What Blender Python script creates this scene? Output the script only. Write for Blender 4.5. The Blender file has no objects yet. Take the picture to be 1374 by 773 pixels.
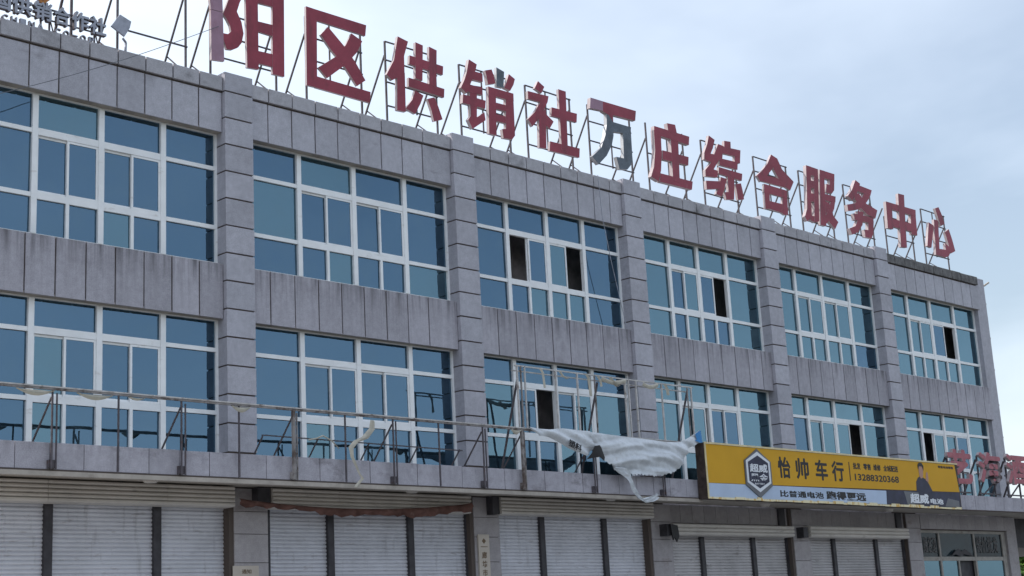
import bpy, bmesh, math, random
import numpy as np
from mathutils import Vector, Matrix

S = bpy.context.scene
# ---------------------------------------------------------------- camera
cam = bpy.data.objects.new('camera', bpy.data.cameras.new('camera')); S.collection.objects.link(cam)
R = Vector((0.709198, -0.703055, -0.052457)); U = Vector((-0.125145, -0.198764, 0.972024)); W = Vector((0.693814, 0.682793, 0.228947))
cam.matrix_world = Matrix(((R.x, U.x, -W.x, -15.9264), (R.y, U.y, -W.y, -23.4491), (R.z, U.z, -W.z, 1.6), (0, 0, 0, 1)))
cam.data.sensor_width = 36; cam.data.lens = 52.2664; cam.data.clip_end = 3000; cam.data.clip_start = .1
S.camera = cam
# ---------------------------------------------------------------- sky and sun
SUN_EL, SUN_AZ = math.radians(48), math.radians(-50)      # behind the building, to the left
w = bpy.data.worlds.new('World'); S.world = w; w.use_nodes = True
N, L = w.node_tree.nodes, w.node_tree.links
bg = N['Background']; bg.inputs['Strength'].default_value = .1
sky = N.new('ShaderNodeTexSky'); sky.sky_type = 'NISHITA'; sky.sun_disc = False
sky.sun_elevation = SUN_EL; sky.sun_rotation = SUN_AZ; sky.air_density = 1.2; sky.dust_density = 2.5; sky.ozone_density = 1.0
tc = N.new('ShaderNodeTexCoord')
mp = N.new('ShaderNodeMapping'); mp.inputs['Scale'].default_value = (1.0, 1.0, 2.6); L.new(tc.outputs['Generated'], mp.inputs[0])
n1 = N.new('ShaderNodeTexNoise'); n1.inputs['Scale'].default_value = 1.5; n1.inputs['Detail'].default_value = 6; n1.inputs['Roughness'].default_value = .52; n1.inputs['Distortion'].default_value = .35
L.new(mp.outputs[0], n1.inputs[0])
cr = N.new('ShaderNodeMapRange'); L.new(n1.outputs[0], cr.inputs[0]); cr.inputs[1].default_value = .32; cr.inputs[2].default_value = .70; cr.inputs[3].default_value = .18; cr.inputs[4].default_value = .70
mx = N.new('ShaderNodeMix'); mx.data_type = 'RGBA'; L.new(cr.outputs[0], mx.inputs[0]); L.new(sky.outputs[0], mx.inputs[6]); mx.inputs[7].default_value = (8.8, 9.7, 10.9, 1)
L.new(mx.outputs[2], bg.inputs[0])
sd = bpy.data.lights.new('sun', 'SUN'); sd.energy = 2.2; sd.angle = math.radians(.5); sd.color = (1, .95, .88)
sun = bpy.data.objects.new('sun', sd); S.collection.objects.link(sun)
to = Vector((math.sin(SUN_AZ)*math.cos(SUN_EL), math.cos(SUN_AZ)*math.cos(SUN_EL), math.sin(SUN_EL)))
sun.rotation_euler = (-to).to_track_quat('-Z', 'Y').to_euler(); sun.location = to*60
S.view_settings.view_transform = 'Standard'; S.view_settings.look = 'None'; S.view_settings.exposure = 0.62; S.view_settings.gamma = 1
S.cycles.max_bounces = 8; S.cycles.glossy_bounces = 4; S.cycles.transparent_max_bounces = 8

# strokes of the large rooftop letters, outlines in metres (x, z)
LETTERS = [
['yang', [
  ('p', [(-0.245,14.826), (0.048,14.84), (0.065,14.31), (0.07,14.198), (-0.216,14.187), (-0.24,14.375)]),
  ('p', [(-0.217,14.177), (0.069,14.185), (0.093,13.144), (-0.208,13.107)]),
  ('r', [(0.048,14.84), (0.588,14.868), (0.604,14.765), (0.484,14.527), (0.411,14.304), (0.521,14.105), (0.569,13.865), (0.521,13.651), (0.43,13.527), (0.289,13.441), (0.156,13.42), (0.083,13.601), (0.071,13.747), (0.195,13.755), (0.266,13.836), (0.239,13.954), (0.163,14.072), (0.08,14.163), (0.194,14.472), (0.28,14.661), (0.046,14.645)]),
  ('r', [(0.628,14.867), (0.933,14.884), (0.934,13.175), (0.65,13.148)]),
  ('r', [(1.307,14.902), (1.603,14.923), (1.578,13.172), (1.279,13.157)]),
  ('r', [(0.904,14.881), (1.327,14.902), (1.323,14.662), (0.914,14.642)]),
  ('r', [(0.908,14.234), (1.315,14.253), (1.31,14.002), (0.904,14.009)]),
  ('r', [(0.898,13.582), (1.302,13.603), (1.297,13.321), (0.893,13.308)]),
]],
['qu', [
  ('r', [(2.168,14.908), (2.457,14.905), (2.424,13.38), (2.417,13.126), (2.146,13.117)]),
  ('r', [(2.432,14.907), (3.822,14.912), (3.786,14.65), (2.425,14.656)]),
  ('r', [(2.389,13.38), (3.889,13.364), (3.858,13.106), (2.382,13.118)]),
  ('r', [(2.551,14.359), (2.759,14.595), (3.182,14.263), (3.482,13.97), (3.756,13.602), (3.514,13.415), (3.167,13.806), (2.82,14.085)]),
  ('r', [(3.401,14.612), (3.701,14.505), (3.543,14.203), (3.219,13.841), (2.698,13.403), (2.469,13.593), (2.968,13.972), (3.235,14.299)]),
]],
['gong', [
  ('r', [(4.73,14.885), (5.034,14.837), (4.899,14.454), (4.894,14.041), (4.596,13.833), (4.522,13.785), (4.36,13.886), (4.592,14.28)]),
  ('r', [(4.67,13.89), (4.904,14.055), (4.889,13.125), (4.634,13.108)]),
  ('r', [(5.262,14.883), (5.485,14.86), (5.43,13.991), (5.218,14)]),
  ('r', [(5.676,14.881), (5.911,14.848), (5.851,13.931), (5.637,13.961)]),
  ('r', [(5.077,14.519), (6.096,14.502), (6.073,14.284), (5.052,14.303)]),
  ('r', [(5.022,13.973), (6.105,13.95), (6.083,13.737), (5.011,13.756)]),
  ('r', [(5.204,13.71), (5.451,13.641), (5.351,13.422), (5.176,13.141), (4.903,13.213), (5.109,13.465)]),
  ('r', [(5.573,13.59), (5.787,13.678), (5.901,13.466), (6.012,13.193), (5.745,13.085), (5.679,13.338)]),
]],
['xiao', [
  ('r', [(6.922,14.875), (7.175,14.81), (7.127,14.653), (7.024,14.429), (6.902,14.202), (6.797,13.998), (6.619,14.1), (6.738,14.307), (6.83,14.527)]),
  ('r', [(7.045,14.615), (7.351,14.623), (7.347,14.414), (6.975,14.395)]),
  ('r', [(6.881,14.233), (7.329,14.283), (7.325,14.076), (6.801,14.053)]),
  ('r', [(6.689,13.955), (7.416,13.959), (7.388,13.754), (6.657,13.734)]),
  ('r', [(6.906,14.113), (7.145,14.132), (7.102,13.469), (7.358,13.657), (7.383,13.465), (6.943,13.157), (6.817,13.361), (6.902,13.468)]),
  ('r', [(7.454,14.731), (7.674,14.81), (7.736,14.671), (7.786,14.481), (7.526,14.395), (7.491,14.576)]),
  ('m', [(7.839,14.906), (8.098,14.85), (8.048,14.432), (7.82,14.416)]),
  ('r', [(8.258,14.833), (8.459,14.751), (8.397,14.587), (8.276,14.411), (8.073,14.438), (8.168,14.608)]),
  ('r', [(7.537,14.35), (7.786,14.353), (7.737,13.162), (7.49,13.165)]),
  ('r', [(7.762,14.355), (8.385,14.362), (8.38,14.158), (7.748,14.154)]),
  ('r', [(8.111,14.152), (8.376,14.164), (8.364,13.292), (8.258,13.172), (7.966,13.148), (7.938,13.367), (8.066,13.401)]),
  ('r', [(7.752,13.998), (8.125,14.009), (8.113,13.849), (7.741,13.839)]),
  ('r', [(7.731,13.703), (8.103,13.719), (8.091,13.544), (7.719,13.53)]),
]],
['she', [
  ('r', [(9.253,14.882), (9.47,14.781), (9.351,14.584), (9.118,14.662)]),
  ('r', [(8.871,14.537), (9.606,14.566), (9.557,14.404), (9.408,14.163), (9.208,13.895), (8.961,13.638), (8.824,13.805), (9.068,14.032), (9.296,14.345), (8.865,14.334)]),
  ('r', [(9.214,13.971), (9.479,14.217), (9.418,13.175), (9.172,13.145)]),
  ('r', [(9.468,14.083), (9.739,13.934), (9.576,13.711), (9.41,13.807)]),
  ('r', [(9.984,14.844), (10.258,14.842), (10.197,13.218), (9.974,13.23)]),
  ('r', [(9.703,14.304), (10.628,14.336), (10.595,14.098), (9.668,14.07)]),
  ('r', [(9.575,13.393), (10.65,13.422), (10.616,13.176), (9.538,13.144)]),
]],
['wan', [
  ('p', [(11.173,14.889), (11.648,14.894), (11.622,14.631), (11.129,14.595)]),
  ('r', [(11.648,14.894), (12.957,14.917), (12.898,14.634), (12.011,14.599), (12.006,14.395), (11.85,14.563), (11.621,14.616)]),
  ('m', [(11.767,14.626), (11.85,14.563), (12.008,14.414), (11.978,14.022), (11.889,13.766), (11.657,13.429), (11.319,13.13), (11.091,13.3), (11.469,13.609), (11.648,13.953), (11.743,14.284)]),
  ('m', [(11.992,14.41), (12.712,14.415), (12.669,14.22), (11.98,14.143)]),
  ('m', [(12.374,14.27), (12.699,14.394), (12.679,13.52), (12.597,13.357), (12.448,13.211), (12.125,13.157), (12.037,13.475), (12.334,13.489)]),
]],
['zhuang', [
  ('r', [(14.233,14.852), (14.58,14.88), (14.634,14.609), (14.26,14.608)]),
  ('r', [(13.673,14.656), (15.165,14.661), (15.116,14.41), (13.646,14.423)]),
  ('r', [(13.648,14.537), (13.938,14.522), (13.905,13.909), (13.822,13.441), (13.689,13.117), (13.382,13.191), (13.539,13.5), (13.638,13.969)]),
  ('r', [(14.348,14.531), (14.672,14.54), (14.592,13.244), (14.309,13.268)]),
  ('r', [(13.965,14.034), (15.071,14.061), (15.028,13.815), (13.934,13.775)]),
  ('r', [(13.801,13.362), (15.166,13.38), (15.1,13.138), (13.745,13.12)]),
]],
['zong', [
  ('r', [(16.055,14.88), (16.311,14.804), (16.196,14.542), (16.068,14.352), (16.268,14.366), (16.091,14.102), (15.747,14.126), (15.785,14.333), (15.944,14.601)]),
  ('r', [(16.458,14.713), (16.714,14.702), (16.559,14.413), (16.418,14.22), (16.15,13.913), (16.347,13.906), (16.291,13.703), (15.749,13.639), (15.762,13.821), (15.997,14.029), (16.203,14.306)]),
  ('r', [(15.76,13.515), (16.391,13.612), (16.343,13.386), (15.755,13.269)]),
  ('r', [(16.767,14.872), (17.061,14.902), (17.044,14.657), (16.736,14.651)]),
  ('r', [(16.481,14.673), (17.508,14.738), (17.463,14.516), (16.47,14.468)]),
  ('r', [(16.46,14.522), (16.661,14.525), (16.594,14.254), (16.452,14.256)]),
  ('r', [(17.205,14.558), (17.477,14.567), (17.437,14.335), (17.187,14.313)]),
  ('r', [(16.505,14.31), (17.333,14.349), (17.289,14.121), (16.459,14.099)]),
  ('r', [(16.422,14.037), (17.506,14.039), (17.451,13.825), (16.383,13.84)]),
  ('r', [(16.802,13.889), (17.121,13.893), (17.009,13.194), (16.638,13.129), (16.61,13.342), (16.775,13.372)]),
  ('r', [(16.485,13.757), (16.754,13.752), (16.614,13.452), (16.446,13.186), (16.195,13.214), (16.373,13.482)]),
  ('r', [(17.149,13.677), (17.41,13.743), (17.461,13.53), (17.49,13.284), (17.199,13.219)]),
]],
['he', [
  ('r', [(19,14.904), (19.301,14.836), (19.201,14.682), (18.978,14.448), (18.693,14.204), (18.349,13.952), (18.179,14.109), (18.499,14.339), (18.785,14.602)]),
  ('r', [(19.162,14.829), (19.301,14.836), (19.493,14.546), (20.038,14.261), (19.809,13.957), (19.475,14.043), (19.229,14.266), (19.045,14.48)]),
  ('r', [(18.54,14.206), (19.599,14.227), (19.532,14.007), (18.414,13.983)]),
  ('r', [(18.515,13.926), (19.657,13.922), (19.617,13.677), (18.475,13.666)]),
  ('r', [(18.492,13.695), (18.754,13.693), (18.702,13.206), (18.471,13.167)]),
  ('r', [(19.395,13.703), (19.635,13.707), (19.6,13.186), (19.422,13.137), (19.284,13.171)]),
  ('r', [(18.636,13.446), (19.413,13.466), (19.368,13.185), (18.599,13.207)]),
]],
['fu', [
  ('r', [(20.778,14.919), (21.034,14.921), (20.857,13.757), (20.818,13.319), (20.545,13.132), (20.446,13.258), (20.601,13.534), (20.684,14.087)]),
  ('r', [(21.199,14.915), (21.414,14.912), (21.199,13.238), (20.942,13.16), (20.968,13.416)]),
  ('r', [(20.985,14.919), (21.248,14.918), (21.203,14.66), (20.938,14.647)]),
  ('r', [(20.927,14.474), (21.174,14.491), (21.132,14.25), (20.886,14.239)]),
  ('r', [(20.874,14.066), (21.121,14.085), (21.074,13.816), (20.83,13.81)]),
  ('r', [(20.762,13.346), (20.996,13.366), (20.973,13.165), (20.738,13.206)]),
  ('r', [(21.528,14.927), (21.766,14.931), (21.572,13.154), (21.274,13.142)]),
  ('r', [(21.715,14.929), (22.333,14.93), (22.294,14.714), (21.672,14.685)]),
  ('r', [(22.044,14.735), (22.303,14.764), (22.23,14.399), (22.086,14.27), (21.767,14.243), (21.844,14.532), (22.019,14.527)]),
  ('r', [(21.645,14.185), (22.276,14.204), (22.228,14.011), (21.638,13.971)]),
  ('r', [(22.015,14.084), (22.266,14.147), (22.125,13.791), (21.778,13.368), (21.489,13.14), (21.497,13.359), (21.846,13.744)]),
  ('r', [(21.678,13.953), (21.88,13.933), (22.06,13.542), (22.286,13.396), (22.069,13.142), (21.797,13.299), (21.652,13.602)]),
]],
['wu', [
  ('r', [(23.483,14.951), (23.733,14.876), (23.655,14.71), (23.422,14.461), (23.182,14.231), (22.942,14.339), (23.214,14.575)]),
  ('r', [(23.609,14.815), (24.398,14.778), (24.276,14.573), (23.581,14.602)]),
  ('r', [(24.036,14.721), (24.373,14.724), (24.148,14.437), (23.825,14.154), (23.393,13.968), (22.881,13.845), (22.854,14.045), (23.298,14.158), (23.741,14.404)]),
  ('r', [(23.365,14.507), (23.634,14.536), (23.917,14.283), (24.612,14.154), (24.437,13.859), (23.978,13.916), (23.551,14.107), (23.328,14.313)]),
  ('r', [(23.202,13.824), (24.336,13.861), (24.276,13.662), (23.195,13.618)]),
  ('r', [(23.44,13.938), (23.787,13.959), (23.635,13.521), (23.316,13.228), (22.966,13.1), (22.873,13.288), (23.222,13.418), (23.38,13.63)]),
  ('r', [(23.998,13.749), (24.33,13.766), (24.234,13.354), (24.096,13.163), (23.726,13.144), (23.728,13.387), (23.957,13.404)]),
]],
['zhong', [
  ('r', [(26.001,14.956), (26.375,14.971), (26.258,13.992), (26.172,13.164), (25.804,13.128), (25.893,14.01)]),
  ('r', [(25.18,14.549), (25.543,14.553), (25.449,13.669), (25.12,13.655)]),
  ('r', [(25.494,14.552), (27.018,14.569), (26.984,14.345), (25.47,14.335)]),
  ('r', [(25.473,14.019), (26.665,14.049), (26.625,13.769), (25.446,13.753)]),
  ('r', [(26.663,14.371), (26.993,14.386), (26.948,13.69), (26.583,13.673)]),
]],
['xin', [
  ('r', [(28.323,14.849), (28.57,14.931), (28.74,14.676), (28.849,14.39), (28.567,14.264), (28.443,14.546)]),
  ('r', [(27.779,14.277), (28.1,14.209), (27.766,13.401), (27.511,13.422)]),
  ('r', [(28.153,14.438), (28.442,14.445), (28.3,13.441), (28.725,13.472), (28.719,13.704), (29.132,13.564), (28.897,13.289), (28.66,13.194), (28.019,13.201)]),
  ('r', [(28.812,14.101), (29.101,14.248), (29.252,13.906), (29.369,13.519), (29.052,13.392), (28.941,13.738)]),
]],
]

# ---------------------------------------------------------------- helpers
COL = S.collection
WORLD = {}
def link(o, parent=None, loc=(0, 0, 0)):
    COL.objects.link(o)
    WORLD[o.name] = Vector(loc)
    if parent is not None:
        o.parent = parent
        o.location = Vector(loc) - WORLD[parent.name]
    else:
        o.location = loc
    return o
def thing(name, label, cat, loc=(0, 0, 0), group=None):
    o = bpy.data.objects.new(name, None); o.empty_display_size = .2
    link(o, None, loc); o['label'] = label; o['category'] = cat
    if group: o['group'] = group
    return o
class B:
    """collects faces; build() links them as one mesh object"""
    def __init__(s): s.v = []; s.f = []; s.m = []; s.sm = []
    def face(s, pts, mi=0, smooth=False):
        n = len(s.v); s.v += [tuple(p) for p in pts]; s.f.append(tuple(range(n, n + len(pts)))); s.m.append(mi); s.sm.append(smooth)
    def box(s, x0, x1, y0, y1, z0, z1, mi=0):
        n = len(s.v)
        s.v += [(x0,y0,z0),(x1,y0,z0),(x1,y1,z0),(x0,y1,z0),(x0,y0,z1),(x1,y0,z1),(x1,y1,z1),(x0,y1,z1)]
        for f in ((0,3,2,1),(4,5,6,7),(0,1,5,4),(1,2,6,5),(2,3,7,6),(3,0,4,7)):
            s.f.append(tuple(n + i for i in f)); s.m.append(mi); s.sm.append(False)
        return s
    def bar(s, p, q, w=.03, n=4, mi=0, w2=None):
        p, q = Vector(p), Vector(q); d = (q - p).normalized()
        a = Vector((0, 0, 1)) if abs(d.z) < .9 else Vector((0, 1, 0))
        u = d.cross(a).normalized(); t = d.cross(u)
        r = w * (.7071 if n == 4 else .5); k = len(s.v); r2 = r if w2 is None else w2 * (r / w)
        for c, rr in ((p, r), (q, r2)):
            for i in range(n):
                an = 2 * math.pi * (i + .5) / n
                s.v.append(tuple(c + (u * math.cos(an) + t * math.sin(an)) * rr))
        for i in range(n):
            j = (i + 1) % n
            s.f.append((k + i, k + j, k + n + j, k + n + i)); s.m.append(mi); s.sm.append(n > 4)
        s.f.append(tuple(k + i for i in range(n))[::-1]); s.m.append(mi); s.sm.append(False)
        s.f.append(tuple(k + n + i for i in range(n))); s.m.append(mi); s.sm.append(False)
        return s
    def path(s, pts, w, n=5, mi=0):
        for a, b in zip(pts, pts[1:]): s.bar(a, b, w, n, mi)
        return s
    def prism(s, poly, y0, y1, mf=0, ms=1):
        """polygon in x,z ; front at y0, back at y1"""
        A = sum(a[0] * b[1] - b[0] * a[1] for a, b in zip(poly, poly[1:] + poly[:1]))
        if A < 0: poly = poly[::-1]
        n = len(poly); k = len(s.v)
        s.v += [(x, y0, z) for x, z in poly] + [(x, y1, z) for x, z in poly]
        s.f.append(tuple(range(k, k + n))); s.m.append(mf); s.sm.append(False)
        s.f.append(tuple(range(k + 2 * n - 1, k + n - 1, -1))); s.m.append(ms); s.sm.append(False)
        for i in range(n):
            j = (i + 1) % n
            s.f.append((k + i, k + n + i, k + n + j, k + j)); s.m.append(ms); s.sm.append(False)
        return s
    def sheet(s, rows, mi=0):
        k = len(s.v); w = len(rows[0])
        for r in rows: s.v += [tuple(p) for p in r]
        for i in range(len(rows) - 1):
            for j in range(w - 1):
                a = k + i * w + j
                s.f.append((a, a + 1, a + w + 1, a + w)); s.m.append(mi); s.sm.append(True)
        return s
    def mesh(s, name, mats):
        me = bpy.data.meshes.new(name); me.from_pydata(s.v, [], s.f)
        for m in (mats if isinstance(mats, (list, tuple)) else [mats]): me.materials.append(m)
        me.polygons.foreach_set('material_index', s.m); me.polygons.foreach_set('use_smooth', s.sm)
        me.update(); return me
    def build(s, name, mats, parent=None, loc=None, kind=None, label=None):
        # loc = world origin wanted for the object (vertices are given in world space)
        if loc is None: loc = WORLD[parent.name] if parent is not None else Vector((0, 0, 0))
        loc = Vector(loc); s.v = [(a[0]-loc.x, a[1]-loc.y, a[2]-loc.z) for a in s.v]
        o = link(bpy.data.objects.new(name, s.mesh(name, mats)), parent, loc)
        if kind: o['kind'] = kind
        if label: o['label'] = label
        return o
def tag(o, label, cat, group=None):
    o['label'] = label; o['category'] = cat
    if group: o['group'] = group
    return o
_box = {}
def slab(name, x0, x1, y0, y1, z0, z1, mat, parent, c=.004):
    """a stone piece with a chamfered front; pieces of one size share a mesh"""
    w, d, h = round(x1-x0, 3), round(y1-y0, 3), round(z1-z0, 3)
    key = (name, w, d, h, mat.name)
    if key not in _box:
        b = B()
        F = [(c,0,c),(w-c,0,c),(w-c,0,h-c),(c,0,h-c)]; G = [(0,c,0),(w,c,0),(w,c,h),(0,c,h)]; K = [(0,d,0),(w,d,0),(w,d,h),(0,d,h)]
        b.v = F + G + K
        b.f = [(0,1,2,3)] + [(i, 4+i, 4+(i+1)%4, (i+1)%4) for i in range(4)] + [(4+i, 8+i, 8+(i+1)%4, 4+(i+1)%4) for i in range(4)] + [(11,10,9,8)]
        b.m = [0]*len(b.f); b.sm = [False]*len(b.f)
        _box[key] = b.mesh(name, mat)
    return link(bpy.data.objects.new(name, _box[key]), parent, (x0, y0, z0))
def text_mesh(body, x0, x1, z0, z1, y, mats, thick=.004, bold=.02, name='lettering', parent=None, label=None, keep=False):
    cu = bpy.data.curves.new('t', 'FONT'); cu.body = body; cu.size = 1; cu.offset = min(bold, .012); cu.extrude = .5; cu.resolution_u = 3
    tmp = bpy.data.objects.new('t', cu); COL.objects.link(tmp)
    me = bpy.data.meshes.new_from_object(tmp); bpy.data.objects.remove(tmp)
    n = len(me.vertices); co = np.empty(n * 3); me.vertices.foreach_get('co', co); co = co.reshape(-1, 3)
    lo, hi = co.min(0), co.max(0)
    sx, sz = (x1-x0)/(hi[0]-lo[0]), (z1-z0)/(hi[1]-lo[1])
    out = np.stack([(co[:,0]-lo[0])*sx, (.5-co[:,2])*thick, (co[:,1]-lo[1])*sz], 1)
    me.vertices.foreach_set('co', out.ravel())
    heavy = bold > .015
    me.materials.clear()
    mats = mats if isinstance(mats, (list, tuple)) else [mats]
    for m in mats: me.materials.append(m)
    for p in me.polygons: p.use_smooth = False; p.material_index = 0
    me.update()
    if len(mats) > 1:
        for p in me.polygons: p.material_index = 0 if p.normal.y < -.7 else 1
    me.name = name
    if heavy:      # a heavy face: the same glyphs struck again a little to the side
        bm = bmesh.new(); g0 = me.copy(); e = bold*.62; wx = (x1-x0)/max(1, len(body)); k = 0
        for dx, dz in ((0, 0), (-e, 0), (e, 0), (0, e), (0, -e)):
            n0 = len(bm.verts); bm.from_mesh(g0); bm.verts.ensure_lookup_table()
            for v in bm.verts[n0:]: v.co.x += dx*wx; v.co.z += dz*(z1-z0); v.co.y += k*min(.0006, thick*.08)
            k += 1
        bm.to_mesh(me); bm.free(); bpy.data.meshes.remove(g0)
    o = link(bpy.data.objects.new(name, me), parent, (x0, y, z0))
    if label: o['label'] = label
    return o

# ---------------------------------------------------------------- materials
def mat(name, base, rough=.7, spec=.4, metal=0., var=.0, noise=None, bump=0., streak=None, extra=None):
    """base colour with per-object variation, speckle, soft blotches and vertical dirt streaks"""
    m = bpy.data.materials.new(name); m.use_nodes = True
    N, Lk = m.node_tree.nodes, m.node_tree.links
    p = N['Principled BSDF']; p.inputs['Roughness'].default_value = rough; p.inputs['Metallic'].default_value = metal
    p.inputs['Specular IOR Level'].default_value = spec
    geo = N.new('ShaderNodeNewGeometry')
    rgb = N.new('ShaderNodeRGB'); rgb.outputs[0].default_value = (*base, 1)
    out = rgb.outputs[0]
    def mul(a, fac):
        x = N.new('ShaderNodeVectorMath'); x.operation = 'SCALE'; Lk.new(a, x.inputs[0]); Lk.new(fac, x.inputs['Scale']); return x.outputs[0]
    def ramp(val, a, b, c, d):
        r = N.new('ShaderNodeMapRange'); Lk.new(val, r.inputs[0])
        for i, v in enumerate((a, b, c, d)): r.inputs[1+i].default_value = v
        return r.outputs[0]
    def tex(scale, detail=3, sc=(1, 1, 1), rgh=.6):
        mp = N.new('ShaderNodeMapping'); mp.inputs['Scale'].default_value = sc; Lk.new(geo.outputs['Position'], mp.inputs[0])
        t = N.new('ShaderNodeTexNoise'); t.inputs['Scale'].default_value = scale; t.inputs['Detail'].default_value = detail
        t.inputs['Roughness'].default_value = rgh; Lk.new(mp.outputs[0], t.inputs[0]); return t.outputs[0]
    if var:
        oi = N.new('ShaderNodeObjectInfo'); out = mul(out, ramp(oi.outputs['Random'], 0, 1, 1-var, 1+var))
    for sc, lo, hi in (noise or ()):
        out = mul(out, ramp(tex(sc, 4), .3, .7, lo, hi))
    def mixc(a, col, fac):
        x = N.new('ShaderNodeMix'); x.data_type = 'RGBA'; Lk.new(fac, x.inputs[0]); Lk.new(a, x.inputs[6]); x.inputs[7].default_value = (*col, 1); return x.outputs[2]
    for st in (streak or ()):
        # (z_top, length, strength, colour, scale xyz, threshold)
        zt, ln, sg, col, sc, th = st
        sep = N.new('ShaderNodeSeparateXYZ'); Lk.new(geo.outputs['Position'], sep.inputs[0])
        g = ramp(sep.outputs[2], zt - ln, zt, 0, 1)
        t = ramp(tex(1, 4, sc), th, th + .22, 0, sg)
        mm = N.new('ShaderNodeMath'); mm.operation = 'MULTIPLY'; Lk.new(g, mm.inputs[0]); Lk.new(t, mm.inputs[1])
        # nothing above the source of the drip
        gt = N.new('ShaderNodeMath'); gt.operation = 'LESS_THAN'; Lk.new(sep.outputs[2], gt.inputs[0]); gt.inputs[1].default_value = zt + .02
        m2 = N.new('ShaderNodeMath'); m2.operation = 'MULTIPLY'; Lk.new(mm.outputs[0], m2.inputs[0]); Lk.new(gt.outputs[0], m2.inputs[1])
        out = mixc(out, col, m2.outputs[0])
    if extra:
        for sc, lo, hi, col, th, sg in extra:      # blotches of another colour
            out = mixc(out, col, ramp(tex(sc if not isinstance(sc, tuple) else 1, 5, sc if isinstance(sc, tuple) else (1,1,1), .65), th, th + .12, 0, sg))
    Lk.new(out, p.inputs['Base Color'])
    if bump:
        b = N.new('ShaderNodeBump'); b.inputs['Strength'].default_value = bump; b.inputs['Distance'].default_value = .004
        Lk.new(tex(90, 3), b.inputs['Height']); Lk.new(b.outputs[0], p.inputs['Normal'])
    return m
GR = (.405, .398, .445)
SP = [(60, .80, 1.20), (1.3, .91, 1.08), (8, .90, 1.09)]
M_gran = mat('granite', GR, .62, .35, var=.09, noise=SP, bump=.25)
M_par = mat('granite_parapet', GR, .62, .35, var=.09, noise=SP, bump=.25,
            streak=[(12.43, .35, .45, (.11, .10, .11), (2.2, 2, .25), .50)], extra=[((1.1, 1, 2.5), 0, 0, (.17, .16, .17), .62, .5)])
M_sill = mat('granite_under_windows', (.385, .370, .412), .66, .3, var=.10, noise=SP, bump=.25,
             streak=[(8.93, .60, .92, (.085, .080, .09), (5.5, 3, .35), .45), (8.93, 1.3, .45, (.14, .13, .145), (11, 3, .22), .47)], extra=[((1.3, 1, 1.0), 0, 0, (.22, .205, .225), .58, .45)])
M_cop = mat('granite_coping', (.40, .39, .42), .7, .3, var=.08, noise=SP, bump=.3,
            extra=[((.9, 1, 1.2), 0, 0, (.12, .115, .12), .56, .7)])
M_copd = mat('granite_coping_weathered', (.14, .135, .135), .85, .2, var=.1, noise=[(40, .8, 1.2), (5, .7, 1.4)], bump=.5, extra=[((4, 2, .8), 0, 0, (.05, .05, .05), .55, .7)])
M_fas = mat('granite_fascia', (.37, .355, .395), .72, .3, var=.07, noise=SP, bump=.3,
            streak=[(5.05, .4, .55, (.10, .09, .10), (3.5, 2, .6), .47)], extra=[((1.6, 1, 3.2), 0, 0, (.15, .135, .145), .55, .6)])
M_grnd = mat('granite_ground_floor', (.35, .325, .335), .7, .3, var=.08, noise=SP, bump=.3, extra=[((1.2, 1, 2), 0, 0, (.17, .13, .12), .58, .5)])
M_joint = mat('joint', (.105, .085, .076), .95, .1)
M_conc = mat('rendered_concrete', (.40, .36, .32), .85, .2, noise=[(2.2, .8, 1.12), (20, .93, 1.05)], bump=.4, extra=[((1.5, 1.5, 1.5), 0, 0, (.18, .15, .13), .58, .5)])
M_dark = mat('dark_interior', (.50, .44, .44), .9, .1, noise=[(2, .6, 1.4)])
M_pvc = mat('white_window_frame', (.84, .85, .86), .45, .4, var=.03, noise=[(3, .93, 1.04)], extra=[((3, 3, 9), 0, 0, (.45, .41, .36), .62, .45)])
M_pvcg = mat('aged_window_frame', (.33, .305, .28), .6, .3, noise=[(6, .8, 1.1)], extra=[((5, 5, 5), 0, 0, (.16, .13, .11), .55, .6)])
M_gask = mat('window_gasket', (.04, .04, .045), .8, .2)
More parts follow.
